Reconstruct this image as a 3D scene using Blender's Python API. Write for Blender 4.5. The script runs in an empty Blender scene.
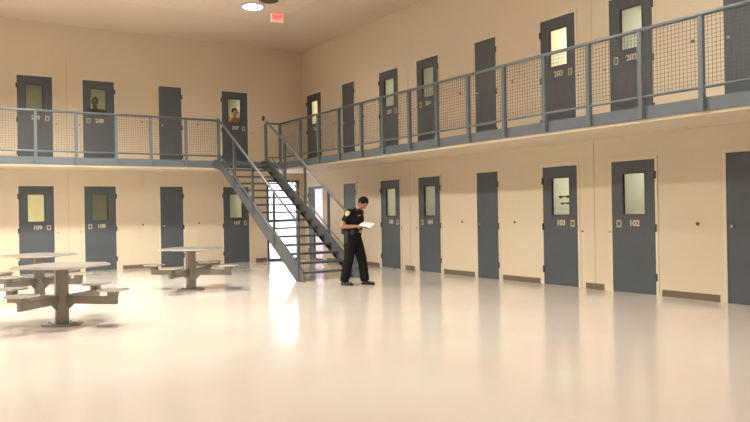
import bpy, bmesh, math, random
from mathutils import Vector, Matrix
random.seed(4)
sc = bpy.context.scene
COL = sc.collection
PI = math.pi

# ---------------------------------------------------------------- materials
def mat(name, col, rough=.6, metal=0., spec=.5, emit=None, es=0., noise=None, bump=None, coat=0.):
    m = bpy.data.materials.new(name); m.use_nodes = True
    nt = m.node_tree; b = nt.nodes['Principled BSDF']
    b.inputs['Base Color'].default_value = (*col, 1)
    b.inputs['Roughness'].default_value = rough
    b.inputs['Metallic'].default_value = metal
    b.inputs['Specular IOR Level'].default_value = spec
    b.inputs['Coat Weight'].default_value = coat
    b.inputs['Coat Roughness'].default_value = .1
    if emit:
        b.inputs['Emission Color'].default_value = (*emit, 1); b.inputs['Emission Strength'].default_value = es
    tc = nt.nodes.new('ShaderNodeTexCoord')
    if noise:
        sc_, amt = noise
        n = nt.nodes.new('ShaderNodeTexNoise'); n.inputs['Scale'].default_value = sc_; n.inputs['Detail'].default_value = 4
        nt.links.new(tc.outputs['Object'], n.inputs['Vector'])
        r = nt.nodes.new('ShaderNodeMapRange'); r.inputs[1].default_value = .3; r.inputs[2].default_value = .7
        r.inputs[3].default_value = 1 - amt; r.inputs[4].default_value = 1 + amt * .5
        nt.links.new(n.outputs['Fac'], r.inputs[0])
        mx = nt.nodes.new('ShaderNodeVectorMath'); mx.operation = 'SCALE'
        mx.inputs[0].default_value = col
        nt.links.new(r.outputs[0], mx.inputs['Scale'])
        nt.links.new(mx.outputs[0], b.inputs['Base Color'])
    if bump:
        sc_, st = bump
        n = nt.nodes.new('ShaderNodeTexNoise'); n.inputs['Scale'].default_value = sc_
        nt.links.new(tc.outputs['Object'], n.inputs['Vector'])
        bp = nt.nodes.new('ShaderNodeBump'); bp.inputs['Strength'].default_value = st; bp.inputs['Distance'].default_value = .01
        nt.links.new(n.outputs['Fac'], bp.inputs['Height']); nt.links.new(bp.outputs[0], b.inputs['Normal'])
    return m

def block_wall_mat(name, col, axis):
    """painted concrete block wall: faint joints, pattern laid along the wall"""
    m = mat(name, col, rough=.75, spec=.2)
    nt = m.node_tree; b = nt.nodes['Principled BSDF']
    tc = nt.nodes.new('ShaderNodeTexCoord'); sep = nt.nodes.new('ShaderNodeSeparateXYZ'); cmb = nt.nodes.new('ShaderNodeCombineXYZ')
    nt.links.new(tc.outputs['Object'], sep.inputs[0])
    nt.links.new(sep.outputs[axis], cmb.inputs[0]); nt.links.new(sep.outputs[2], cmb.inputs[1])
    br = nt.nodes.new('ShaderNodeTexBrick'); br.inputs['Scale'].default_value = 1
    br.inputs['Brick Width'].default_value = .4; br.inputs['Row Height'].default_value = .2; br.inputs['Mortar Size'].default_value = .006
    br.inputs['Color1'].default_value = (*col, 1); br.inputs['Color2'].default_value = (*[c * .993 for c in col], 1)
    br.inputs['Mortar'].default_value = (*[c * .97 for c in col], 1)
    nt.links.new(cmb.outputs[0], br.inputs['Vector']); nt.links.new(br.outputs['Color'], b.inputs['Base Color'])
    n = nt.nodes.new('ShaderNodeTexNoise'); n.inputs['Scale'].default_value = 40
    nt.links.new(tc.outputs['Object'], n.inputs['Vector'])
    bp = nt.nodes.new('ShaderNodeBump'); bp.inputs['Strength'].default_value = .15; bp.inputs['Distance'].default_value = .004
    nt.links.new(n.outputs['Fac'], bp.inputs['Height']); nt.links.new(bp.outputs[0], b.inputs['Normal'])
    return m

def floor_mat():
    col = (.80, .66, .52)
    m = mat('sealed_floor', col, rough=.16, spec=.75)
    nt = m.node_tree; b = nt.nodes['Principled BSDF']
    tc = nt.nodes.new('ShaderNodeTexCoord')
    n = nt.nodes.new('ShaderNodeTexNoise'); n.inputs['Scale'].default_value = .55; n.inputs['Detail'].default_value = 5
    nt.links.new(tc.outputs['Object'], n.inputs['Vector'])
    r = nt.nodes.new('ShaderNodeValToRGB')
    r.color_ramp.elements[0].position = .35; r.color_ramp.elements[0].color = (.575, .505, .445, 1)
    r.color_ramp.elements[1].position = .7; r.color_ramp.elements[1].color = (.575, .55, .495, 1)
    nt.links.new(n.outputs['Fac'], r.inputs[0]); nt.links.new(r.outputs[0], b.inputs['Base Color'])
    n2 = nt.nodes.new('ShaderNodeTexNoise'); n2.inputs['Scale'].default_value = 3; n2.inputs['Detail'].default_value = 3
    nt.links.new(tc.outputs['Object'], n2.inputs['Vector'])
    mr = nt.nodes.new('ShaderNodeMapRange'); mr.inputs[3].default_value = .09; mr.inputs[4].default_value = .17
    nt.links.new(n2.outputs['Fac'], mr.inputs[0]); nt.links.new(mr.outputs[0], b.inputs['Roughness'])
    return m

def ceiling_tile_mat():
    col = (.78, .65, .53)
    m = mat('acoustic_tile', col, rough=.9, spec=.1)
    nt = m.node_tree; b = nt.nodes['Principled BSDF']
    tc = nt.nodes.new('ShaderNodeTexCoord')
    br = nt.nodes.new('ShaderNodeTexBrick'); br.offset = 0; br.inputs['Scale'].default_value = 1
    br.inputs['Brick Width'].default_value = .61; br.inputs['Row Height'].default_value = .61; br.inputs['Mortar Size'].default_value = .012
    br.inputs['Color1'].default_value = (*col, 1); br.inputs['Color2'].default_value = (*[c * .98 for c in col], 1)
    br.inputs['Mortar'].default_value = (*[c * .93 for c in col], 1)
    nt.links.new(tc.outputs['Object'], br.inputs['Vector']); nt.links.new(br.outputs['Color'], b.inputs['Base Color'])
    return m

def glass_mat(name, tint=(.92, .93, .9), gloss=.08, rough=.03):
    m = bpy.data.materials.new(name); m.use_nodes = True
    nt = m.node_tree; nt.nodes.clear()
    o = nt.nodes.new('ShaderNodeOutputMaterial'); mx = nt.nodes.new('ShaderNodeMixShader')
    t = nt.nodes.new('ShaderNodeBsdfTransparent'); g = nt.nodes.new('ShaderNodeBsdfGlossy')
    t.inputs[0].default_value = (*tint, 1); g.inputs['Roughness'].default_value = rough
    mx.inputs[0].default_value = gloss
    nt.links.new(t.outputs[0], mx.inputs[1]); nt.links.new(g.outputs[0], mx.inputs[2]); nt.links.new(mx.outputs[0], o.inputs[0])
    return m

WALL = (.715, .61, .47)
M = dict(
    wallA=block_wall_mat('painted_block_wall_x', WALL, 0), wallB=block_wall_mat('painted_block_wall_y', WALL, 1),
    plain=mat('cream_paint', WALL, .75, spec=.2), frame=mat('cream_gloss_frame', (.74, .645, .50), .4),
    floor=floor_mat(), ceil=mat('cream_ceiling', (.72, .60, .49), .9, spec=.1), tile=ceiling_tile_mat(),
    slate=mat('slate_door_paint', (.084, .101, .120), .45, noise=(3, .06)), dark=mat('dark_trim_paint', (.05, .05, .058), .5),
    rail=mat('blue_grey_rail_paint', (.125, .15, .17), .32, spec=.6), stair=mat('grey_stair_paint', (.085, .095, .105), .4, spec=.6),
    fascia=mat('blue_grey_fascia', (.12, .145, .165), .45), wire=mat('mesh_wire', (.11, .105, .10), .5),
    tread=mat('stair_tread_steel', (.10, .105, .11), .45, noise=(20, .2)),
    steel=mat('brushed_steel', (.28, .26, .23), .42, metal=.55, noise=(4, .12)), topsteel=mat('table_top_steel', (.22, .21, .19), .38, metal=.45, noise=(3, .05)),
    edge=mat('edge_highlight', (.66, .62, .54), .3, metal=.3),  # lighter rim colour holds the light the top edge catches
    base=mat('brown_rubber_base', (.155, .125, .09), .6), joint=mat('joint_sealant', (.62, .49, .38), .8),
    btn=mat('button_metal', (.10, .08, .06), .5), knob=mat('knob_metal', (.55, .5, .42), .3, metal=.7),
    cream=mat('cream_lettering', (.72, .66, .52), .5), plate=mat('lock_plate_steel', (.55, .50, .40), .4, metal=.3), hole=mat('lock_plate_recess', (.12, .11, .09), .6),
    glass=glass_mat('cell_glass', gloss=.025, rough=.02), lilac=glass_mat('tinted_panel_glass', (.93, .88, .93), .06, .1), clear=glass_mat('door_glass', (.97, .97, .97), .05),
    cell=mat('cell_wall_lit', (.64, .60, .47), .8), celldim=mat('cell_wall_dim', (.60, .595, .52), .8), celll=mat('vestibule_wall_paint', (.82, .79, .82), .8),  # cell wall colour split into lit and dim copies to tint the windows
    lamp=mat('lamp_lens', (.9, .9, .9), .4, emit=(1, .97, 1), es=14), lampfringe=mat('lamp_fringe', (.42, .34, .58), .4), grille=mat('dark_grille', (.10, .07, .045), .7),  # ring tinted lilac to paint the colour fringe around the bright lens
    exitface=mat('exit_sign_face', (.85, .35, .30), .4, emit=(1, .28, .22), es=.55), exitletter=mat('exit_letters', (.8, .05, .06), .4, emit=(1, .06, .08), es=.9), exitcase=mat('exit_case', (.85, .80, .68), .4),
    skin=mat('skin', (.33, .17, .10), .5), skin2=mat('skin_dark', (.20, .12, .08), .5), skin3=mat('skin_tan', (.58, .30, .17), .5),
    black=mat('black_uniform', (.010, .010, .012), .85, spec=.15, noise=(8, .2)), trousers=mat('black_trousers', (.009, .010, .012), .85, spec=.15), hair=mat('black_hair', (.012, .009, .008), .9, spec=.1),
    leather=mat('black_leather', (.02, .02, .02), .35), gold=mat('gold_patch', (.50, .36, .12), .5), patchc=mat('patch_centre', (.30, .32, .20), .6), silver=mat('silver_badge', (.45, .5, .62), .3, metal=.7),
    paper=mat('white_paper', (.86, .84, .84), .6), eye=mat('eye_dark', (.02, .015, .01), .3), lip=mat('lip', (.30, .12, .09), .5),
    olive=mat('olive_shirt', (.17, .16, .13), .8), rust=mat('rust_shirt', (.50, .19, .09), .8), white=mat('white_plastic', (.85, .82, .76), .5),
    ground=mat('outside_concrete', (.75, .75, .78), .9), inkm=mat('printed_ink', (.25, .25, .28), .7),
)

# ---------------------------------------------------------------- helpers
def obj(name, bm, m, parent=None, smooth=False, bevel=0):
    if bevel: bmesh.ops.bevel(bm, geom=bm.edges[:], offset=bevel, segments=2, affect='EDGES')
    bmesh.ops.recalc_face_normals(bm, faces=bm.faces[:])
    me = bpy.data.meshes.new(name); bm.to_mesh(me); bm.free()
    if smooth:
        for p in me.polygons: p.use_smooth = True
    me.materials.append(m)
    o = bpy.data.objects.new(name, me); COL.objects.link(o)
    if parent: o.parent = parent
    return o
def root(name, loc=(0, 0, 0), rz=0):
    o = bpy.data.objects.new(name, None); COL.objects.link(o); o.location = loc; o.rotation_euler = (0, 0, rz); o.empty_display_size = .1
    return o
def tag(o, label, cat, group=None):
    o['label'] = label; o['category'] = cat
    if group: o['group'] = group
    return o
def struct(o, label=None):
    o['kind'] = 'structure'
    if label: o['label'] = label
    return o
def B(bm, x0, x1, y0, y1, z0, z1):
    v = [bm.verts.new(p) for p in ((x0,y0,z0),(x1,y0,z0),(x1,y1,z0),(x0,y1,z0),(x0,y0,z1),(x1,y0,z1),(x1,y1,z1),(x0,y1,z1))]
    for f in ((3,2,1,0),(4,5,6,7),(0,1,5,4),(1,2,6,5),(2,3,7,6),(3,0,4,7)): bm.faces.new([v[i] for i in f])
    return bm
def box(*a): return B(bmesh.new(), *a)
def bar(bm, p, q, w, h, up=(0, 0, 1)):
    """rectangular bar from p to q; w across, h along the up direction"""
    p, q = Vector(p), Vector(q); d = (q - p).normalized(); u = Vector(up)
    s = d.cross(u)
    if s.length < 1e-4: s = Vector((1, 0, 0))
    s.normalize(); u = s.cross(d)
    vs = []
    for c in (p, q):
        for a, b in ((-1,-1),(1,-1),(1,1),(-1,1)): vs.append(bm.verts.new(c + s * a * w / 2 + u * b * h / 2))
    for f in ((3,2,1,0),(4,5,6,7),(0,1,5,4),(1,2,6,5),(2,3,7,6),(3,0,4,7)): bm.faces.new([vs[i] for i in f])
    return bm
def tube(bm, pts, radii, n=12, caps=True, flat=1.0):
    pts = [Vector(p) for p in pts]
    if not hasattr(radii, '__len__'): radii = [radii] * len(pts)
    rings = []
    ref = None
    for i, p in enumerate(pts):
        d = (pts[min(i + 1, len(pts) - 1)] - pts[max(i - 1, 0)]).normalized()
        a = Vector((0, 0, 1)) if abs(d.z) < .9 else Vector((0, 1, 0))
        if ref is None: ref = a
        s = d.cross(ref)
        if s.length < .1: s = d.cross(a)
        s.normalize(); t = s.cross(d)
        rings.append([bm.verts.new(p + (s * math.cos(2*PI*k/n) + t * math.sin(2*PI*k/n) * flat) * radii[i]) for k in range(n)])
    for r0, r1 in zip(rings, rings[1:]):
        for k in range(n): bm.faces.new((r0[k], r0[(k+1) % n], r1[(k+1) % n], r1[k]))
    if caps: bm.faces.new(rings[0][::-1]); bm.faces.new(rings[-1])
    return bm
def prism(bm, pts, axis, a, b):
    """polygon (2-D points) extruded along an axis (0,1,2) from a to b"""
    def P(p, t):
        l = [p[0], p[1]]; l.insert(axis, t); return l
    v0 = [bm.verts.new(P(p, a)) for p in pts]; v1 = [bm.verts.new(P(p, b)) for p in pts]
    bm.faces.new(v0[::-1]); bm.faces.new(v1)
    n = len(pts)
    for k in range(n): bm.faces.new((v0[k], v0[(k+1) % n], v1[(k+1) % n], v1[k]))
    return bm
def disc(bm, c, r, h, axis=2, n=28):
    pts = [(math.cos(2*PI*k/n) * r, math.sin(2*PI*k/n) * r) for k in range(n)]
    oth = [i for i in range(3) if i != axis]
    return prism(bm, [(p[0] + c[oth[0]], p[1] + c[oth[1]]) for p in pts], axis, c[axis], c[axis] + h)
def text_mesh(s, size, depth=.003):
    cu = bpy.data.curves.new('t', 'FONT'); cu.body = s; cu.size = size; cu.extrude = depth; cu.align_x = 'CENTER'; cu.align_y = 'CENTER'; cu.offset = size * .022
    o = bpy.data.objects.new('t', cu); COL.objects.link(o)
    dg = bpy.context.evaluated_depsgraph_get(); dg.update()
    me = bpy.data.meshes.new_from_object(o.evaluated_get(dg)); bpy.data.objects.remove(o); bpy.data.curves.remove(cu)
    return me

# ---------------------------------------------------------------- room shell
ZC = 6.12; Z2 = 2.66; HD = 2.13; XL = -16.; YB = -26.; TH = .25
FX = 1.36                                         # walkway depth
# doors: (low edge from the corner, high edge) measured along the wall; hinge side; number; narrow?
DA = [(6.83, 7.61, 'far', '09', 0), (5.37, 6.13, 'near', '08', 0), (3.63, 4.24, 'near', None, 1), (1.74, 2.50, 'far', '07', 0)]
DB = [(.30, 1.17, 'near', '06', 0), (2.36, 2.98, 'far', None, 1), (4.18, 5.00, 'near', '05', 0), (5.75, 6.55, 'far', '04', 0), (7.77, 8.40, 'far', None, 1),
      (9.60, 10.41, 'near', '03', 0), (11.14, 11.96, 'far', '02', 0), (13.12, 13.72, 'far', None, 1)]
EXT = (.18, 1.17)                                # glazed exterior door, ground floor of wall A
def wall_with_holes(name, m, L, holes, wall):
    us = sorted({-0.0, L} | {u for h in holes for u in h[:2]}); zs = sorted({0, ZC + .2} | {z for h in holes for z in h[2:]})
    bm = bmesh.new()
    for a, b in zip(us, us[1:]):
        run = None
        for c, d in zip(zs, zs[1:]):
            if any(h[0] - 1e-6 <= a and b <= h[1] + 1e-6 and h[2] - 1e-6 <= c and d <= h[3] + 1e-6 for h in holes):
                continue
            if wall == 'A': B(bm, -b, -a, 0, TH, c, d)
            else: B(bm, 0, TH, -b, -a, c, d)
    # shared inner faces removed so the wall reads as one surface
    bmesh.ops.remove_doubles(bm, verts=bm.verts[:], dist=1e-5)
    seen = {}
    for f in bm.faces:
        k = tuple(round(x, 3) for x in f.calc_center_median()); seen.setdefault(k, []).append(f)
    bmesh.ops.delete(bm, geom=[f for fs in seen.values() if len(fs) > 1 for f in fs], context='FACES')
    return struct(obj(name, bm, m))
FR = .045
hA = [(a - FR, b + FR, 0, HD + FR) for a, b, *_ in DA] + [(a - FR, b + FR, Z2, Z2 + HD + FR) for a, b, *_ in DA] + [(EXT[0] - .02, EXT[1] + .02, 0, 2.33)]
hB = [(a - FR, b + FR, 0, HD + FR) for a, b, *_ in DB] + [(a - FR, b + FR, Z2, Z2 + HD + FR) for a, b, *_ in DB]
wall_with_holes('wall_back', M['wallA'], -XL, hA, 'A')
wall_with_holes('wall_right', M['wallB'], -YB, hB, 'B')
struct(obj('wall_left', box(XL - TH, XL, YB, TH, 0, ZC + .2), M['plain']))
struct(obj('wall_front', box(XL, TH, YB - TH, YB, 0, ZC + .2), M['plain']))
struct(obj('floor', box(XL - .2, TH, YB - .2, TH, -.2, 0), M['floor']))
struct(obj('ceiling', box(XL - .2, TH, YB - .2, TH, ZC, ZC + .2), M['ceil']))
struct(obj('ceiling_tile_field', box(XL + 2.2, -2.15, YB + 2.2, -2.77, ZC - .04, ZC), M['tile']))
for i, u in enumerate((6.50,)):
    struct(obj('trim_1', box(-u - .009, -u + .009, -.004, 0, 0, 5.36), M['joint']))
for i, u in enumerate((5.40, 10.77)):
    struct(obj('trim_%d' % (i + 2), box(-.004, 0, -u - .009, -u + .009, 0, 4.7 if i == 0 else 5.9), M['joint']))
# rubber baseboard pieces between the doors
k = 1
for a, b in ((1.22, 1.56), (2.62, 3.45), (4.40, 5.22), (6.25, 6.70), (7.78, 10.5)):
    struct(obj('baseboard_%d' % k, box(-b, -a, -.012, 0, 0, .1), M['base'])); k += 1
for a, b in ((1.38, 2.24), (3.12, 4.07), (5.19, 5.56), (6.65, 7.66), (8.51, 9.50), (10.57, 10.95), (12.06, 13.0), (13.85, 16.)):
    struct(obj('baseboard_%d' % k, box(-.012, 0, -b, -a, 0, .1), M['base'])); k += 1

# ---------------------------------------------------------------- cell doors
def frame_bm(u0, u1, z0, z1, w, y0, y1, bottom=True):
    bm = bmesh.new(); zb = z0 if not bottom else z0 + w
    B(bm, u0, u0 + w, y0, y1, z0, z1 - w); B(bm, u1 - w, u1, y0, y1, z0, z1 - w); B(bm, u0, u1, y0, y1, z1 - w, z1)
    if bottom: B(bm, u0 + w, u1 - w, y0, y1, z0, z0 + w)
    return bm
nd = [0]
def cell_door(wall, a, b, hinge, number, narrow, z0, storey):
    """local frame: X runs to the viewer's right along the wall, -Y into the hall, Z up"""
    nd[0] += 1
    W = b - a
    if wall == 'A': r = root('door_%d' % nd[0], (-b, 0, z0), 0); hl = (hinge == 'far')
    else: r = root('door_%d' % nd[0], (0, -a, z0), -PI / 2); hl = (hinge == 'near')
    struct(r)
    fm = bmesh.new()
    B(fm, -FR, 0, -.012, .12, 0, HD); B(fm, W, W + FR, -.012, .12, 0, HD); B(fm, -FR, W + FR, -.012, .12, HD, HD + FR)
    obj('door_frame', fm, M['frame'], r)
    y0, y1 = .0, .035
    if narrow:
        obj('door_leaf', box(0.003, W - .003, y0, y1, .008, HD - .004), M['slate'], r)
        kx = .085 if not hl else W - .085
        km = bmesh.new(); disc(km, (kx, -.03, 1.09), .022, .032, axis=1, n=14)
        obj('door_knob', km, M['knob'], r)
    else:
        if wall == 'A': w0, w1 = W * .5 - .19, W * .5 + .17
        else: w0, w1 = W * .5 - .185, W * .5 + .215
        wz0, wz1 = 1.27, 1.92
        glazed = (wall == 'B' and a < 1 and storey == 1)
        if glazed: w0, w1, wz0, wz1 = .33, W - .02, .06, 2.05
        lf = bmesh.new()
        B(lf, .003, w0, y0, y1, .008, HD - .004); B(lf, w1, W - .003, y0, y1, .008, HD - .004)
        B(lf, w0, w1, y0, y1, .008, wz0); B(lf, w0, w1, y0, y1, wz1, HD - .004)
        obj('door_leaf', lf, M['slate'], r)
        obj('window_trim', frame_bm(w0 - .018, w1 + .018, wz0 - .018, wz1 + .018, .018, -.005, .038), M['dark'], r)
        obj('window_pane', box(w0, w1, .006, .012, wz0, wz1), M['lilac' if glazed else 'glass'], r)
        if not glazed:
            px = .13 if not hl else W - .12
            pm = bmesh.new(); B(pm, px - .045, px + .045, -.006, y0, 1.055, 1.175)
            pl = obj('lock_plate', pm, M['plate'], r)
            obj('keyhole_cover', box(px - .022, px + .022, -.010, -.006, 1.08, 1.15), M['hole'], pl)
            me = text_mesh(('1' if storey == 1 else '2') + number, .135)
            me.materials.append(M['cream']); t = bpy.data.objects.new('door_number', me); COL.objects.link(t); t.parent = r
            t.location = (W * .52, -.002, 1.12); t.rotation_euler = (PI / 2, 0, 0)
    hx = -.006 if hl else W + .006
    for hz in (.28, 1.05, 1.88):
        hb = bmesh.new(); tube(hb, [(hx, -.014, hz - .055), (hx, -.014, hz + .055)], .011, 10); B(hb, hx - .02, hx + .02, -.013, -.003, hz - .06, hz + .06)
        obj('hinge', hb, M['dark'], r)
    return r
for storey in (1, 2):
    z = 0 if storey == 1 else Z2
    for a, b, h, n, nr in DA: cell_door('A', a, b, h, n, nr, z, storey)
    for a, b, h, n, nr in DB: cell_door('B', a, b, h, n, nr, z, storey)

# rooms behind the glazed doors, each with its own lamp
def cell_room(wall, a, b, z0, power, m='cell', colr=(1, .93, .72), depth=2.6, m0=.45, m1=.45):
    bm = bmesh.new(); lo, hi = a - m0, b + m1; h = 2.45
    t = .03
    def bb(u0, u1, d0, d1, c0, c1):
        if wall == 'A': B(bm, -u1, -u0, d0, d1, c0, c1)
        else: B(bm, d0, d1, -u1, -u0, c0, c1)
    d0 = TH + .001; d1 = TH + depth
    bb(lo, lo + t, d0, d1, z0, z0 + h); bb(hi - t, hi, d0, d1, z0, z0 + h); bb(lo + t, hi - t, d1 - t, d1, z0, z0 + h)
    bb(lo + t, hi - t, d0, d1 - t, z0 - .0, z0 + t * .3); bb(lo + t, hi - t, d0, d1 - t, z0 + h - t, z0 + h)
    o = struct(obj('wall_cell', bm, M[m]))
    if not power: return o
    L = bpy.data.lights.new('cell_lamp', 'AREA'); L.shape = 'RECTANGLE'; L.size = .6; L.size_y = .3; L.energy = power; L.color = colr
    lo_ = bpy.data.objects.new('cell_lamp', L); COL.objects.link(lo_)
    u = (a + b) / 2
    lo_.location = (-u, TH + .8, z0 + h - .06) if wall == 'A' else (TH + 1.2, -u, z0 + h - .06)
    return o
PA = {(0, 1): 60, (1, 1): 14, (3, 1): 24, (0, 2): 15, (1, 2): 22, (3, 2): 28}
for (i, s), p in PA.items():
    a, b = DA[i][:2]; lo, hi = .45, .45
    if i == 0: lo = .33
    if i == 1: hi = .33
    cell_room('A', a, b, 0 if s == 1 else Z2, p, 'cell' if (i, s) == (0, 1) else 'celldim', m0=lo, m1=hi)
PBp = {(0, 1): 55, (2, 1): 28, (3, 1): 19, (5, 1): 28, (6, 1): 20, (0, 2): 60, (2, 2): 26, (3, 2): 16, (5, 2): 60, (6, 2): 22}
for (i, s), p in PBp.items():
    a, b = DB[i][:2]; lo = hi = .35
    if i == 0: lo = .25
    cell_room('B', a, b, 0 if s == 1 else Z2, p, 'celll' if (i, s) == (0, 1) else ('cell' if (i, s) in ((5, 2), (0, 2)) else 'celldim'),
              (1, .96, 1) if (i, s) == (0, 1) else (1, .94, .78), m0=lo, m1=hi)

for s in (1, 2):                                  # unseen closets added behind the narrow doors to block outside light
    cell_room('A', *DA[2][:2], 0 if s == 1 else Z2, 0, 'celldim', depth=1.0, m0=.15, m1=.15)
    for i in (1, 4, 7): cell_room('B', *DB[i][:2], 0 if s == 1 else Z2, 0, 'celldim', depth=1.0, m0=.15, m1=.15)
# glazed exterior door in the corner under the stair
ed = struct(root('door_%d' % (nd[0] + 1), (-EXT[1], 0, 0)))
W = EXT[1] - EXT[0]
obj('door_frame', frame_bm(-.02, W + .02, 0, 2.33, .065, -.02, .12), M['dark'], ed)
obj('glass_pane', box(.045, W - .045, .04, .05, .065, 2.265), M['clear'], ed)
0 and obj('mullion', box(W * .5 - .015, W * .5 + .015, .02, .07, 1.2, 2.265), M['dark'], ed)
pb = bmesh.new(); tube(pb, [(.06, -.06, 1.14), (W - .06, -.06, 1.14)], .03, 10); B(pb, .05, .12, -.06, .03, 1.10, 1.18); B(pb, W - .12, W - .05, -.06, .03, 1.10, 1.18)
obj('push_bar', pb, M['stair'], ed)
struct(obj('ground', box(-14, 12, TH, 24, -.25, -.05), M['ground']))

# ---------------------------------------------------------------- walkway (L-shaped gallery)
wk = root('walkway', (0, 0, 0))
tag(wk, 'cream concrete upper gallery with a blue-grey steel edge running along both cell walls', 'walkway')
sb = bmesh.new(); B(sb, XL + .002, -.002, -FX + .02, -.002, 2.53, Z2 - .004); B(sb, -FX + .02, -.002, YB + .002, -FX + .02, 2.53, Z2 - .004)
obj('slab', sb, M['plain'], wk)
fb = bmesh.new(); B(fb, XL + .002, -FX, -FX, -FX + .02, 2.57, 2.74); B(fb, -FX, -FX + .02, YB + .002, -FX, 2.57, 2.74); B(fb, -FX, -FX + .02, -FX, -FX + .02, 2.57, 2.74)
# kerb left out at the stair head
obj('edge_fascia', fb, M['fascia'], wk)

# ---------------------------------------------------------------- guard railings
ZT, ZL, ZB = 3.774, 2.864, 2.58
def railing(rt, posts, fixed, axis, top_ext=None):
    def P(u, z, off=0): return (u, fixed + off, z) if axis == 0 else (fixed + off, u, z)
    for i, u in enumerate(posts):
        bm = bmesh.new()
        w = .062
        if axis == 0: B(bm, u - w/2, u + w/2, fixed - w/2, fixed + w/2, ZB, ZT - .02)
        else: B(bm, fixed - w/2, fixed + w/2, u - w/2, u + w/2, ZB, ZT - .02)
        obj('post', bm, M['rail'], rt)
    lo, hi = posts[0], posts[-1]
    obj('top_rail', tube(bmesh.new(), [P(lo, ZT), P(hi, ZT)], .028, 12), M['rail'], rt, smooth=True)
    obj('bottom_rail', tube(bmesh.new(), [P(lo, ZL), P(hi, ZL)], .02, 10), M['rail'], rt, smooth=True)
    for a, b in zip(posts, posts[1:]):
        bm = bmesh.new(); s = 1 if b > a else -1
        a2, b2 = a + s * .035, b - s * .035; n = max(2, round(abs(b2 - a2) / .055)); r = .0023
        for k in range(n + 1):
            u = a2 + (b2 - a2) * k / n
            if axis == 0: B(bm, u - r, u + r, fixed - r, fixed + r, ZL, ZT)
            else: B(bm, fixed - r, fixed + r, u - r, u + r, ZL, ZT)
        nz = 17
        for k in range(1, nz):
            z = ZL + (ZT - ZL) * k / nz; l, h = min(a2, b2), max(a2, b2)
            if axis == 0: B(bm, l, h, fixed + r, fixed + 3*r, z - r, z + r)
            else: B(bm, fixed + r, fixed + 3*r, l, h, z - r, z + r)
        obj('mesh_panel', bm, M['wire'], rt)
RF = -FX - .033
ra = tag(root('guard_railing', (0, 0, 0)), 'blue-grey gallery railing with wire mesh panels along the back cell wall, left of the staircase', 'railing')
railing(ra, [-12.5, -11.65, -10.8, -9.95, -9.1, -8.25, -7.40, -6.54, -5.66, -4.84, -3.97, -3.12], RF, 0)
rb = tag(root('guard_railing', (0, 0, 0)), 'long blue-grey gallery railing with wire mesh panels along the right cell wall', 'railing')
railing(rb, [-1.393, -2.60, -3.56, -4.56, -5.56, -6.42, -7.38, -8.27, -9.18, -10.10, -11.01, -11.88, -12.77, -13.66, -14.5, -15.4, -16.3], RF, 1)
# short return from the corner to the stair head
obj('post', box(-1.84, -1.78, RF - .03, RF + .03, ZB, ZT - .02), M['rail'], rb)
obj('top_rail', tube(bmesh.new(), [(-1.81, RF, ZT), (RF, RF, ZT)], .028, 12), M['rail'], rb, smooth=True)
obj('bottom_rail', tube(bmesh.new(), [(-1.81, RF, ZL), (RF, RF, ZL)], .02, 10), M['rail'], rb, smooth=True)

# ---------------------------------------------------------------- staircase
st = tag(root('staircase', (0, 0, 0)), 'open steel staircase with blue-grey handrails rising from the hall floor to the gallery', 'staircase')
SXL, SXR = -3.24, -1.93
zb_ = lambda y: -.01 + .6 * (y + 5.98)
def stringer(x):
    t = .30; bm = bmesh.new(); yt = -1.86
    pts = [(-6.30, 0), (-5.965, 0), (yt, zb_(yt)), (-FX, 2.57), (-FX, 2.76), (yt + .14, 2.76), (-6.23, zb_(-6.23) + t + .06), (-6.30, .10)]
    prism(bm, pts, 0, x - .012, x + .012)
    # channel flanges
    s = 1 if x < -2.5 else -1
    bar(bm, (x + s * .03, -6.2, zb_(-6.2) + t + .05), (x + s * .03, yt + .15, zb_(yt + .15) + t - .01), .06, .012)
    bar(bm, (x + s * .03, -5.97, .006), (x + s * .03, yt, zb_(yt) + .006), .06, .012)
    return bm
obj('stringer', stringer(SXL), M['stair'], st); obj('stringer', stringer(SXR), M['stair'], st)
GO, RI = .2957, Z2 / 15
for k in range(1, 15):
    y = -6.0 + GO * (k - 1); z = RI * k
    bm = bmesh.new(); B(bm, SXL + .014, SXR - .014, y, y + .28, z - .012, z); B(bm, SXL + .014, SXR - .014, y, y + .012, z - .045, z - .012)
    B(bm, SXL + .014, SXR - .014, y + .268, y + .28, z - .03, z - .012)
    obj('tread', bm, M['tread'], st)
obj('landing_plate', box(SXL + .014, SXR - .014, -6.0 + GO * 14, -FX - .002, Z2 - .05, Z2), M['tread'], st)
hz = lambda y: 1.175 + .594 * (y + 6.09)
ytop = -6.09 + (ZT - 1.175) / .594
for x, xs in ((SXL - .01, -3.12), (SXR + .01, -1.81)):
    bm = bmesh.new(); tube(bm, [(x, -6.12, hz(-6.12)), (x, ytop, ZT)], .027, 12); tube(bm, [(x, ytop, ZT), (xs, RF - .03, ZT)], .027, 12)
    obj('handrail', bm, M['rail'], st, smooth=True)
    off_ = .36 if x < -2.5 else .42
    bm = bmesh.new(); lz = lambda y: zb_(y) + off_
    tube(bm, [(x, -6.08, lz(-6.08)), (x, -2.0, lz(-2.0))], .018, 10)
    obj('lower_rail', bm, M['rail'], st, smooth=True)
    for y in (-2.76, -3.84, -4.96, -6.09):
        obj('post', box(x - .025, x + .025, y - .025, y + .025, zb_(y) + .1, hz(y)), M['stair'], st)

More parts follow.
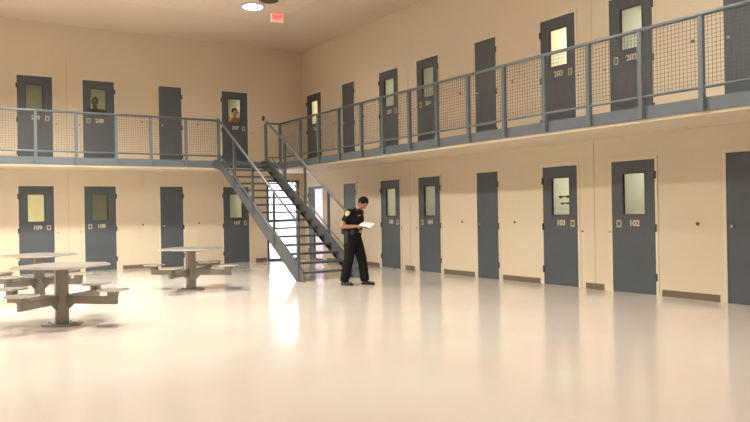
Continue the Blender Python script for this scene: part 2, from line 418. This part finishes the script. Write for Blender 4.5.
# ---------------------------------------------------------------- tables with four seats
def make_table(label):
    t = tag(root('picnic_table'), label, 'table', 'steel tables with four fixed seats in the hall')
    def sqr(s, c):   # square of side s with clipped corners, corners on the axes
        h = s / 2; p = []
        for a in range(4):
            for q in ((h, -(h - c)), (h, h - c)):
                an = a * PI / 2 + PI / 4
                p.append((q[0]*math.cos(an) - q[1]*math.sin(an), q[0]*math.sin(an) + q[1]*math.cos(an)))
        return p
    bm = prism(bmesh.new(), sqr(.97, .16), 2, .735, .765)
    bmesh.ops.bevel(bm, geom=bm.edges[:], offset=.006, segments=2, affect='EDGES')
    tt = obj('table_top', bm, M['topsteel'], t)
    obj('highlight_band', prism(bmesh.new(), sqr(.985, .16), 2, .739, .761), M['edge'], tt)  # band added to paint the bright rim highlight
    bm = prism(bmesh.new(), sqr(.50, .02), 2, .71, .735); obj('top_bracket', bm, M['steel'], t)
    bm = bmesh.new(); B(bm, -.075, .075, -.075, .075, .015, .71)
    bmesh.ops.bevel(bm, geom=bm.edges[:], offset=.008, segments=2, affect='EDGES')
    for a in range(4):                                    # gussets where the arms meet the post
        an = a * PI / 2 + PI / 4; d = Vector((math.cos(an), math.sin(an), 0)); n = Vector((-d.y, d.x, 0)) * .008
        pts = [d * .06 + Vector((0, 0, .16)), d * .20 + Vector((0, 0, .28)), d * .06 + Vector((0, 0, .36))]
        v0 = [bm.verts.new(p + n) for p in pts]; v1 = [bm.verts.new(p - n) for p in pts]
        bm.faces.new(v0); bm.faces.new(v1[::-1])
        for k in range(3): bm.faces.new((v0[k], v1[k], v1[(k+1) % 3], v0[(k+1) % 3]))
    obj('pedestal', bm, M['steel'], t)
    bp = obj('base_plate', disc(bmesh.new(), (0, 0, 0), .25, .015), M['steel'], t)
    for sx in (-1, 1):
        for sy in (-1, 1):
            obj('anchor_bolt', disc(bmesh.new(), (sx * .13, sy * .13, .015), .012, .012, n=8), M['steel'], bp)
    for a in range(4):
        an = a * PI / 2 + PI / 4; d = Vector((math.cos(an), math.sin(an), 0))
        bm = bar(bmesh.new(), d * .07 + Vector((0, 0, .32)), d * .79 + Vector((0, 0, .32)), .05, .10)
        arm = obj('seat_arm', bm, M['steel'], t)
        bm = bar(bmesh.new(), d * .735 + Vector((0, 0, .368)), d * .735 + Vector((0, 0, .435)), .10, .10, up=(d.x, d.y, 0))
        obj('seat_post', bm, M['steel'], arm)
        c = d * .735; h = .155; ch = .045
        pts = [(h, -h+ch), (h, h-ch), (h-ch, h), (-h+ch, h), (-h, h-ch), (-h, -h+ch), (-h+ch, -h), (h-ch, -h)]
        pr = [(c.x + p*math.cos(an) - q*math.sin(an), c.y + p*math.sin(an) + q*math.cos(an)) for p, q in pts]
        bm = prism(bmesh.new(), pr, 2, .435, .46); bmesh.ops.bevel(bm, geom=bm.edges[:], offset=.005, segments=2, affect='EDGES')
        se = obj('seat', bm, M['topsteel'], t)
        obj('highlight_band', prism(bmesh.new(), [(c.x + (p - c.x) * 1.03, c.y + (q - c.y) * 1.03) for p, q in pr], 2, .438, .456), M['edge'], se)
    return t
def copy_tree(o, parent=None):
    c = o.copy(); COL.objects.link(c); c.parent = parent
    for ch in [x for x in bpy.data.objects if x.parent == o]: copy_tree(ch, c)
    return c
t1 = make_table('nearest steel table with four square seats on arms, at the lower left of the hall'); t1.location = (-8.115, -9.05, 0)
t2 = copy_tree(t1); t2.location = (-7.97, -5.98, 0); t2['label'] = 'steel four-seat table partly hidden behind the nearest table, before the far left door'
t3 = copy_tree(t1); t3.location = (-5.43, -6.04, 0); t3['label'] = 'steel table with four seats standing alone between the left tables and the staircase'

# ---------------------------------------------------------------- call buttons on the walls
def button(wall, u, z, lab, r=.02):
    bm = bmesh.new()
    if wall == 'A': disc(bm, (-u, -.012, z), r, .012, axis=1, n=12)
    else: disc(bm, (-.012, -u, z), r, .012, axis=0, n=12)
    tag(obj('wall_button', bm, M['btn']), lab, 'button', 'small round buttons on the cell walls')
low, up = 'on the ground floor', 'on the upper level'
for u, z, r, lab in (
    (6.76, .99, .016, f'small round button right beside the far left door {low}'), (6.22, .99, .016, f'small round button left beside the second back-wall door {low}'),
    (4.70, 1.13, .024, f'round dark button left of the narrow back-wall door {low}'), (3.20, 1.14, .024, f'round dark button right of the narrow back-wall door {low}'),
    (6.75, 3.66, .016, f'small round button right beside the far left door {up}'), (6.21, 3.66, .016, f'small round button left beside the second back-wall door {up}'),
    (4.68, 3.81, .024, f'round dark button left of the narrow back-wall door {up}'), (3.19, 3.82, .024, f'round dark button right of the narrow back-wall door {up}'),
    (1.60, 3.66, .016, f'small round button right beside door 207 {up}')):
    button('A', u, z, lab, r)
for u, z, r, lab in (
    (5.06, .98, .016, f'small round button beside door 105 {low}'), (5.66, .98, .016, f'small round button left beside door 104 {low}'), (7.29, 1.13, .024, f'round dark button between door 104 and the narrow door {low}'),
    (8.85, 1.13, .024, f'round dark button between the narrow door and door 103 {low}'), (10.51, .98, .016, f'small round button right beside door 103 {low}'), (11.09, .98, .016, f'small round button left beside door 102 {low}'),
    (12.67, 1.12, .026, f'round dark button on the wide wall right of door 102 {low}'),
    (5.06, 3.68, .016, f'small round button beside door 205 {up}'), (5.66, 3.69, .016, f'small round button left beside door 204 {up}'), (7.29, 3.83, .024, f'round dark button between door 204 and the narrow door {up}'),
    (8.85, 3.83, .024, f'round dark button between the narrow door and door 203 {up}'), (10.47, 3.68, .016, f'small round button right beside door 203 {up}'), (11.04, 3.67, .016, f'small round button left beside door 202 {up}'),
    (12.64, 3.81, .026, f'round dark button on the wide wall right of door 202 {up}'), (1.87, 3.81, .02, f'round button between door 206 and the first narrow door {up}'), (3.44, 3.82, .02, f'round button between the first narrow door and door 205 {up}')):
    button('B', u, z, lab, r)
bm = box(-1.30, -1.22, -.03, 0, 4.03, 4.16); tag(obj('wall_box', bm, M['btn'], bevel=.004), 'small brown box on the upper back wall between door 207 and the room corner', 'junction box')

# ---------------------------------------------------------------- ceiling fittings
ZK = ZC - .04
def cl(loc):
    r = tag(root('ceiling_light', loc), 'round white lit ceiling light near the exit sign', 'light')
    bm = bmesh.new(); tube(bm, [(0, 0, 0), (0, 0, -.03)], .25, 32); obj('trim_ring', bm, M['lampfringe'], r)
    bm = bmesh.new(); tube(bm, [(0, 0, -.03), (0, 0, -.045), (0, 0, -.055)], [.225, .21, .15], 32); obj('lens', bm, M['lamp'], r, smooth=True)
cl((-3.2, -3.9, ZK))
for (x, y), lab in (((-3.08, -4.5), 'round dark ceiling grille directly above the lit ceiling light'), ((-3.62, -4.60), 'round dark ceiling grille up and left of the lit ceiling light')):
    r = tag(root('ceiling_grille', (x, y, ZK)), lab, 'vent', 'round dark grilles in the ceiling')
    bm = bmesh.new(); tube(bm, [(0, 0, 0), (0, 0, -.03)], .22, 32); obj('rim', bm, M['base'], r)
    bm = bmesh.new(); tube(bm, [(0, 0, -.03), (0, 0, -.036)], .18, 28); obj('grille', bm, M['grille'], r)
ex = tag(root('exit_sign', (-2.46, -3.58, ZK), -.25), 'lit red exit sign hanging from the ceiling near the corner', 'sign')
obj('housing', box(-.15, .15, -.035, .035, -.21, 0), M['exitcase'], ex, bevel=.004)
obj('sign_face', box(-.115, .145, -.042, -.035, -.2, -.01), M['exitface'], ex)
me = text_mesh('EXIT', .12, .002); me.materials.append(M['exitletter']); t = bpy.data.objects.new('sign_lettering', me); COL.objects.link(t); t.parent = ex
t.location = (.015, -.045, -.105); t.rotation_euler = (PI / 2, 0, 0)

# ---------------------------------------------------------------- people
def remeshed(bm, vox, name, m, parent, sm=4):
    me = bpy.data.meshes.new('tmp'); bmesh.ops.recalc_face_normals(bm, faces=bm.faces[:]); bm.to_mesh(me); bm.free()
    o = bpy.data.objects.new('tmp', me); COL.objects.link(o)
    r = o.modifiers.new('r', 'REMESH'); r.mode = 'VOXEL'; r.voxel_size = vox; r.use_smooth_shade = True
    s = o.modifiers.new('s', 'SMOOTH'); s.iterations = sm; s.factor = .5
    dg = bpy.context.evaluated_depsgraph_get(); dg.update()
    me2 = bpy.data.meshes.new_from_object(o.evaluated_get(dg)); bpy.data.objects.remove(o); bpy.data.meshes.remove(me)
    me2.name = name; me2.materials.clear(); me2.materials.append(m)
    for p in me2.polygons: p.use_smooth = True
    o = bpy.data.objects.new(name, me2); COL.objects.link(o)
    if parent: o.parent = parent
    return o
def ball(bm, c, r, sx=1, sy=1, sz=1, rot=None, seg=18):
    mtx = Matrix.Translation(Vector(c)) @ (rot.to_4x4() if rot else Matrix.Identity(4)) @ Matrix.Diagonal((r*sx, r*sy, r*sz, 1))
    bmesh.ops.create_uvsphere(bm, u_segments=seg, v_segments=seg // 2 + 2, radius=1, matrix=mtx)
def limb(bm, pts, radii, n=14):
    """rounded tapering limb: cones with balls at the joints"""
    for (p, q), (a, b) in zip(zip(pts, pts[1:]), zip(radii, radii[1:])): tube(bm, [p, q], [a, b], n)
    for p, a in zip(pts, radii): ball(bm, p, a, seg=14)
def loft(bm, rings, n=24):
    """rings: (centre, half depth x, half width y, tilt about y)"""
    rs = []
    for c, a, b, tl in rings:
        c = Vector(c); R = Matrix.Rotation(tl, 3, 'Y')
        rs.append([bm.verts.new(c + R @ Vector((a * math.copysign(abs(math.cos(t))**.85, math.cos(t)), b * math.copysign(abs(math.sin(t))**.85, math.sin(t)), 0))) for t in (2*PI*k/n for k in range(n))])
    for r0, r1 in zip(rs, rs[1:]):
        for k in range(n): bm.faces.new((r0[k], r0[(k+1) % n], r1[(k+1) % n], r1[k]))
    bm.faces.new(rs[0][::-1]); bm.faces.new(rs[-1])
def V(*a): return Vector(a)
def hand(bm, wrist, d, nrm, side, curl=.5, s=1.0):
    """palm along d, back of the hand along nrm; side +1 thumb on d x nrm side"""
    d = d.normalized(); nrm = (nrm - d * nrm.dot(d)).normalized(); sd = d.cross(nrm).normalized() * side
    R = Matrix((d, sd, nrm)).transposed()
    ball(bm, wrist + d * .045 * s, .05 * s, 1.0, .80, .32, R)
    for i, ln in enumerate((.070, .078, .072, .056)):
        base = wrist + d * .082 * s + sd * (.028 - .019 * i) * s
        a1, a2, a3 = curl * .6, curl * 1.4, curl * 2.1
        p = [base]
        for an, l in ((a1, ln * .45), (a2, ln * .32), (a3, ln * .23)):
            p.append(p[-1] + (d * math.cos(an) - nrm * math.sin(an)) * l * s)
        limb(bm, p, [.0095 * s, .009 * s, .0085 * s, .007 * s], 8)
    tb = wrist + d * .025 * s + sd * .032 * s
    t1 = tb + (d * .6 + sd * .75 - nrm * .3).normalized() * .035 * s; t2 = t1 + (d * .9 + sd * .2 - nrm * .5).normalized() * .03 * s
    limb(bm, [tb, t1, t2], [.013 * s, .0105 * s, .0085 * s], 8)

def person(name, label, loc, rz, J, mats, detail=True, vox=.009):
    """J: joint dictionary in a local frame, X forward, Y to the person's left"""
    r = tag(root(name, loc, rz), label, 'person')
    sk, shirtm, trm, hairm = mats; fat = J.get('fat', 1.)
    bm = bmesh.new()
    pel, ches, neck, head = J['pelvis'], J['chest'], J['neck'], J['head']
    tilt = J['tilt']; R = Matrix.Rotation(J['headtilt'], 3, 'Y')
    loft(bm, [(pel + V(0,0,-.10), .085, .13, 0), (pel, .115, .17, 0), (pel.lerp(ches, .4), .095, .14, tilt*.4), (ches, .115, .17, tilt), (ches.lerp(neck, .65), .09, .16, tilt), (neck, .055, .065, tilt)])
    limb(bm, [neck - V(.01,0,.05), neck + (head - neck) * .55], [.062, .055])
    # head
    H = lambda x, y, z: head + R @ V(x, y, z)
    ball(bm, H(0, 0, .02), .1, .95, .76, 1.02, R); ball(bm, H(.018, 0, -.045), .075, .95, .80, 1.0, R); ball(bm, H(.055, 0, -.088), .03, .9, 1.1, .8, R)
    limb(bm, [H(.085, 0, .015), H(.108, 0, -.022)], [.008, .014], 8); ball(bm, H(.10, 0, -.024), .016, 1, 1.25, .6, R)
    ball(bm, H(.082, 0, .032), .03, .5, 1.7, .3, R)
    for s in (-1, 1):
        ball(bm, H(-.005, s * .078, -.005), .03, .65, .28, 1.05, R); ball(bm, H(.066, s * .035, -.022), .026, .7, 1, .8, R)
    ball(bm, H(.083, 0, -.058), .022, .6, 1.15, .5, R)
    for s, k in ((-1, 'r'), (1, 'l')):
        sh, el, wr = J['sho_' + k], J['elb_' + k], J['wri_' + k]
        limb(bm, [sh, sh.lerp(el, .5), el, el.lerp(wr, .35), wr], [.055, .050, .042, .042, .027])
        hand(bm, wr, J['hd_' + k], J['hn_' + k], J.get('hs_' + k, -s), J.get('curl', .5))
        hp, kn, an = J['hip_' + k], J['kne_' + k], J['ank_' + k]
        limb(bm, [hp, hp.lerp(kn, .5), kn, kn.lerp(an, .35), an, an - V(0,0,.03)], [.085, .072, .055, .055, .036, .036])
        ft = J['toe_' + k]; f2 = an + V(0, 0, -.06)
        limb(bm, [f2 - (ft - an).normalized() * .02, f2.lerp(ft, .6), ft], [.035, .035, .025])
    body = remeshed(bm, vox, 'body', sk, r, 2)
    # shirt
    bm = bmesh.new(); g = .016
    loft(bm, [(pel + V(0,0,.05), .125*fat+g, .165*fat+g, 0), (pel.lerp(ches, .35), .118*fat+g, .16*fat+g, tilt*.4), (ches, .12*fat+g, .175*fat+g, tilt), (ches.lerp(neck, .6), .09*fat+g, .165+g, tilt), (ches.lerp(neck, .95), .06+g, .075+g, tilt)])
    for k in 'rl':
        sh, el = J['sho_' + k], J['elb_' + k]; f = J.get('sleeve', .72)
        limb(bm, [ches.lerp(neck, .55).lerp(sh, .6), sh], [.07, .068]); tube(bm, [sh, sh.lerp(el, .5), sh.lerp(el, f)], [.066*fat, .066*fat, .068*fat], 16)
    shirt = remeshed(bm, vox, 'shirt', shirtm, r, 2)
    # trousers
    bm = bmesh.new()
    loft(bm, [(pel + V(0,0,-.12), .10, .15, 0), (pel + V(0,0,-.02), .128*fat+.004, .175*fat, 0), (pel + V(0,0,.07), .122*fat, .165*fat, 0)])
    for k in 'rl':
        hp, kn, an = J['hip_' + k], J['kne_' + k], J['ank_' + k]
        limb(bm, [hp, hp.lerp(kn, .5), kn], [.10*fat, .094*fat, .080*fat]); tube(bm, [kn, kn.lerp(an, .5), an + V(0,0,-.02)], [.080*fat, .076*fat, .072*fat], 16)
    tr = remeshed(bm, vox, 'trousers', trm, r, 2)
    for k in 'rl':
        an, ft = J['ank_' + k], J['toe_' + k]; d = (ft - an); d.z = 0; d.normalize(); bm = bmesh.new()
        tube(bm, [an + V(0,0,.04), an + V(0,0,-.03)], [.045, .046], 14)
        c = V(an.x, an.y, 0); s = d.cross(V(0,0,1))
        Rr = Matrix((d, -s, V(0,0,1))).transposed()
        ball(bm, c + d * -.02 + V(0,0,.035), .05, 1, .85, .72, Rr); ball(bm, c + d * .09 + V(0,0,.035), .09, 1.1, .52, .40, Rr); ball(bm, c + d * .16 + V(0,0,.03), .05, 1, .92, .6, Rr)
        pts = []
        for t in range(20):
            a = 2*PI*t/20; q = c + d * (.06 + .155 * math.cos(a)) + s * .05 * math.sin(a); pts.append((q.x, q.y))
        prism(bm, pts, 2, 0, .02)
        remeshed(bm, .006, 'shoe', M['leather'], r, 1)
    # hair
    bm = bmesh.new(); ball(bm, H(-.012, 0, .035), .106, .97, .79, 1.0, R, 28)
    cut = [v for v in bm.verts if (R.inverted() @ (v.co - head)).dot(V(-.78, 0, .62)) < -.018 or ((R.inverted() @ (v.co - head)).x > .055 and (R.inverted() @ (v.co - head)).z < .085)]
    bmesh.ops.delete(bm, geom=cut, context='VERTS')
    bmesh.ops.solidify(bm, geom=bm.faces[:], thickness=.012)
    obj('hair', bm, hairm, r, smooth=True)
    for s in (-1, 1):
        bm = bmesh.new(); ball(bm, H(.083, s * .032, .006), .011, .7, 1.1, .8, R, 10); obj('eye', bm, M['eye'], r, smooth=True)
    return r, H, R

# the officer, standing right of the stair foot reading a sheet of paper
F = math.atan2(-.844, .533)
# torso coordinates
J = dict(pelvis=V(0, 0, .95), chest=V(.05, 0, 1.26), neck=V(.125, 0, 1.435), head=V(.215, 0, 1.535), tilt=.30, headtilt=1.0, fat=1.17,
         sho_r=V(.06, -.20, 1.37), sho_l=V(.07, .20, 1.37), elb_r=V(-.07, -.29, 1.11), elb_l=V(.03, .26, 1.12), wri_r=V(.17, -.16, 1.105), wri_l=V(.23, .11, 1.10),
         hd_r=V(.9, .42, .0), hn_r=V(.3, -.8, -.5), hd_l=V(.85, -.25, -.25), hn_l=V(.1, .6, -.8), hs_r=1, hs_l=-1, curl=.55, sleeve=.68,
         hip_r=V(-.01, -.09, .90), hip_l=V(.01, .09, .90), kne_r=V(-.02, -.12, .50), kne_l=V(.13, .11, .50), ank_r=V(-.13, -.12, .09), ank_l=V(.20, .10, .09),
         toe_r=V(.02, -.16, .03), toe_l=V(.36, .08, .03))
off, Hh, Rh = person('person', 'uniformed person in black with short sleeves, looking down at white papers beside the stair foot', (-2.725, -7.33, 0), F, J, (M['skin'], M['black'], M['trousers'], M['hair']))
def elring(z0, z1, a, b, c, n=32, th=.008):
    bm = bmesh.new(); v = []
    for z in (z0, z1):
        for e in (0, th): v.append([bm.verts.new((c[0] + (a+e)*math.cos(2*PI*k/n), c[1] + (b+e)*math.sin(2*PI*k/n), z)) for k in range(n)])
    for k in range(n):
        j = (k+1) % n
        bm.faces.new((v[0][k], v[0][j], v[2][j], v[2][k])); bm.faces.new((v[1][k], v[3][k], v[3][j], v[1][j])); bm.faces.new((v[0][k], v[1][k], v[1][j], v[0][j])); bm.faces.new((v[2][k], v[2][j], v[3][j], v[3][k]))
    return bm
belt = obj('belt', elring(.985, 1.035, .158, .201, (0, 0)), M['leather'], off)
obj('buckle', box(.158, .170, -.03, .03, .985, 1.037), M['gold'], belt)
obj('belt_pouch', box(.06, .12, -.205, -.165, .95, 1.04), M['leather'], off, bevel=.006)
obj('belt_pouch', box(-.10, -.02, .17, .225, .93, 1.05), M['leather'], off, bevel=.006)
obj('holster', box(-.06, .03, -.235, -.18, .80, 1.02), M['leather'], off, bevel=.008)
obj('radio', box(-.145, -.095, -.18, -.12, .96, 1.12), M['leather'], off, bevel=.005)
# shoulder patch, chest badge, collar, name strip
sh, el = J['sho_r'], J['elb_r']; ax = (el - sh).normalized(); out = V(0, -1, 0); out = (out - ax * out.dot(ax)).normalized(); sd = ax.cross(out)
def plate_on(bm, c, n, u, w, pts, th=.006):
    v0 = [bm.verts.new(c + u * a + w * b) for a, b in pts]; v1 = [bm.verts.new(c + u * a + w * b + n * th) for a, b in pts]
    bm.faces.new(v0); bm.faces.new(v1[::-1]); k_ = len(pts)
    for i in range(k_): bm.faces.new((v0[i], v1[i], v1[(i+1) % k_], v0[(i+1) % k_]))
    return bm
shield = [(-.05, -.036), (-.05, .036), (.0, .042), (.035, .028), (.055, 0), (.035, -.028), (.0, -.042)]
c = sh + ax * .055 + out * .086
pt = obj('shoulder_patch', plate_on(bmesh.new(), c, out, ax, sd, shield), M['gold'], off)
obj('patch_emblem', plate_on(bmesh.new(), c + out * .006, out, ax, sd, [(a * .55, b * .55) for a, b in shield], .002), M['patchc'], pt)
c = J['chest'] + V(.150, .085, .06); n_ = V(1, .15, -.1).normalized(); u_ = V(.1, 0, -1); u_ = (u_ - n_ * u_.dot(n_)).normalized(); w_ = n_.cross(u_)
obj('chest_badge', plate_on(bmesh.new(), c, n_, u_, w_, [(a * .6, b * .7) for a, b in shield]), M['silver'], off)
c = J['chest'] + V(.143, -.095, .05); n_ = V(1, -.25, -.1).normalized(); u_ = V(.1, 0, -1); u_ = (u_ - n_ * u_.dot(n_)).normalized(); w_ = n_.cross(u_)
obj('name_strip', plate_on(bmesh.new(), c, n_, u_, w_, [(-.009, -.04), (-.009, .04), (.009, .04), (.009, -.04)]), M['gold'], off)
# collar
bm = bmesh.new(); nk = J['neck'] - V(.01, 0, .02)
Rn = Matrix.Rotation(.3, 3, 'Y'); rr = []
for h_, e in ((-.03, .010), (.03, 0), (.03, .010), (-.03, .020)):
    rr.append([bm.verts.new(nk + Rn @ V((.066 + e) * math.cos(2*PI*k/20), (.068 + e) * math.sin(2*PI*k/20), h_)) for k in range(20)])
for i in range(4):
    for k in range(20): bm.faces.new((rr[i][k], rr[i][(k+1) % 20], rr[(i+1) % 4][(k+1) % 20], rr[(i+1) % 4][k]))
obj('collar', bm, M['black'], off, smooth=True)
wr = J['wri_l'] + V(-.03, .01, 0)
obj('wristwatch', tube(bmesh.new(), [wr, wr + V(.02, -.007, 0)], .035, 16), M['leather'], off)
# papers held in the hands: a top sheet and a folded one, slightly curved
def sheet(nx=6):
    bm = bmesh.new(); grid = []
    for i in range(nx + 1):
        row = []
        for j in range(nx + 1):
            a = (i / nx - .5) * .24; b = (j / nx - .5) * .26
            row.append((a, b, .018 * math.cos(PI * b / .30) - .03 * (a / .135) ** 2 * .5))
        grid.append(row)
    for dz in (0, -.004):
        vs = [[bm.verts.new((p[0], p[1], p[2] + dz)) for p in row] for row in grid]
        for i in range(nx):
            for j in range(nx):
                f = (vs[i][j], vs[i+1][j], vs[i+1][j+1], vs[i][j+1]); bm.faces.new(f if dz == 0 else f[::-1])
        if dz == 0: top = vs
        else:
            for i in range(nx):
                for A_, Bb in (((i, 0), (i+1, 0)), ((i, nx), (i+1, nx)), ((0, i), (0, i+1)), ((nx, i), (nx, i+1))):
                    bm.faces.new((top[A_[0]][A_[1]], top[Bb[0]][Bb[1]], vs[Bb[0]][Bb[1]], vs[A_[0]][A_[1]]))
    return bm
Mf = Matrix.Translation(off.location) @ Matrix.Rotation(F, 4, 'Z')
pa = tag(obj('paper', sheet(), M['paper']), 'white sheets of paper held by the uniformed person in both hands', 'paper')
pa.location = Mf @ V(.33, -.045, 1.14); pa.rotation_euler = (math.radians(16), math.radians(10), F)

# people looking out of upper cell windows
Js = dict(pelvis=V(0, 0, .98), chest=V(.0, 0, 1.28), neck=V(.01, 0, 1.49), head=V(.03, 0, 1.64), tilt=.02, headtilt=.05,
          sho_r=V(0, -.19, 1.41), sho_l=V(0, .19, 1.41), elb_r=V(-.02, -.24, 1.12), elb_l=V(-.02, .24, 1.12), wri_r=V(.04, -.25, .88), wri_l=V(.04, .25, .88),
          hd_r=V(.1, 0, -1), hn_r=V(0, -1, 0), hd_l=V(.1, 0, -1), hn_l=V(0, 1, 0), hs_r=-1, hs_l=1, curl=.4, sleeve=.75,
          hip_r=V(0, -.09, .92), hip_l=V(0, .09, .92), kne_r=V(.02, -.11, .50), kne_l=V(.02, .11, .50), ank_r=V(0, -.11, .09), ank_l=V(0, .11, .09), toe_r=V(.16, -.13, .03), toe_l=V(.16, .13, .03))
person('person', 'dark-haired person in an olive shirt looking out through the window of upper door 208', (-5.74, .48, Z2 + .012), -PI / 2 - .25, Js, (M['skin2'], M['olive'], M['trousers'], M['hair']), vox=.012)
Jt = dict(Js); Jt.update(elb_r=V(.10, -.30, 1.20), wri_r=V(.17, -.08, 1.47), elb_l=V(.10, .30, 1.22), wri_l=V(.16, .08, 1.49), hd_r=V(.1, .3, 1), hn_r=V(1, -.2, 0), hd_l=V(.1, -.3, 1), hn_l=V(1, .2, 0), headtilt=.2, head=V(.03, 0, 1.60), neck=V(.01, 0, 1.46))
person('person', 'tan-skinned person in a rust shirt raising both hands behind the window of upper door 207', (-1.95, .46, Z2 + .012), -PI / 2, Jt, (M['skin3'], M['rust'], M['trousers'], M['hair']), vox=.012)
bm = bmesh.new(); tube(bm, [(0, 0, 0), (0, 0, .095)], [.033, .042], 16)
cup = tag(obj('cup', bm, M['white']), 'white cup held up behind the window of upper door 207', 'cup'); cup.location = (-1.90, .25, Z2 + 1.47)

# dark bars with round knobs seen through the window of door 103
for z, w, lab in ((1.60, .28, 'upper dark bar with rounded knobs seen through the window of door 103'), (1.475, .22, 'lower dark bar with rounded knobs seen through the window of door 103')):
    r = tag(root('dark_bar', (1.0, -10.55, z)), lab, 'hook rail', 'dark bars inside the cell behind door 103')
    r.location = (.60, -9.56 if w > .25 else -9.58, z)
    bm = bmesh.new(); tube(bm, [(0, -w/2, 0), (0, w/2, 0)], .012, 8); obj('bar', bm, M['dark'], r, smooth=True)
    for s in (-1, 1):
        bm = bmesh.new(); ball(bm, (0, s * w * .32, -.005), w * .11, 1, 1.3, .95, None, 14); obj('bar_knob', bm, M['dark'], r, smooth=True)

# ---------------------------------------------------------------- lighting
def area(loc, size, power, col=(1, .955, .86), spread=PI, rot=(0, 0, 0), shape='DISK', sy=None):
    L = bpy.data.lights.new('lamp', 'AREA'); L.shape = shape; L.size = size
    if sy: L.size_y = sy
    L.energy = power; L.color = col; L.spread = spread
    o = bpy.data.objects.new('lamp', L); COL.objects.link(o); o.location = loc; o.rotation_euler = rot; return o
for x, y, LP, sp in ((-7.2, -4.6, 415, 138), (-7.2, -9.2, 330, 150), (-7.2, -13.8, 70, 160), (-7.2, -18.4, 25, 160), (-11.3, -4.6, 365, 138), (-11.3, -9.2, 150, 150),
                     (-11.3, -13.8, 35, 150), (-4.4, -12.2, 120, 180), (-3.4, -14.8, 140, 180), (-3.4, -18.4, 120, 180)):  # lamps out of view; row nearest right wall added to brighten its upper part
    area((x, y, ZK - .03), .6, LP, spread=math.radians(sp))
area((-3.2, -3.9, ZK - .075), .4, 60, spread=math.radians(150))
w = bpy.data.worlds.new('w'); sc.world = w; w.use_nodes = True
bg = w.node_tree.nodes['Background']; bg.inputs[0].default_value = (.93, .96, 1, 1); bg.inputs[1].default_value = 8
pl = area((-.675, .13, 1.17), .86, 1, shape='RECTANGLE', sy=2.2, rot=(-PI / 2, 0, 0)); pl.data.cycles.is_portal = True

# ---------------------------------------------------------------- camera
cam = bpy.data.cameras.new('cam'); co = bpy.data.objects.new('cam', cam); COL.objects.link(co); sc.camera = co
cam.sensor_fit = 'HORIZONTAL'; cam.sensor_width = 36; cam.lens = 714.54 * 36 / 750; cam.clip_end = 200
yaw, pitch, roll = .571019858, .000289, -.0166580776
fwd = V(math.sin(yaw) * math.cos(pitch), math.cos(yaw) * math.cos(pitch), math.sin(pitch)); rt_ = V(math.cos(yaw), -math.sin(yaw), 0); up_ = rt_.cross(fwd)
c_, s_ = math.cos(roll), math.sin(roll); r2 = c_ * rt_ + s_ * up_; u2 = -s_ * rt_ + c_ * up_
mw = Matrix((r2, u2, -fwd)).transposed().to_4x4(); mw.translation = V(-9.67329993, -18.9479031, 1.38441425); co.matrix_world = mw
sc.view_settings.view_transform = 'Standard'; sc.view_settings.look = 'None'; sc.view_settings.gamma = 1; sc.view_settings.use_curve_mapping = False
sc.view_settings.exposure = 0.0
sc.cycles.use_denoising = True
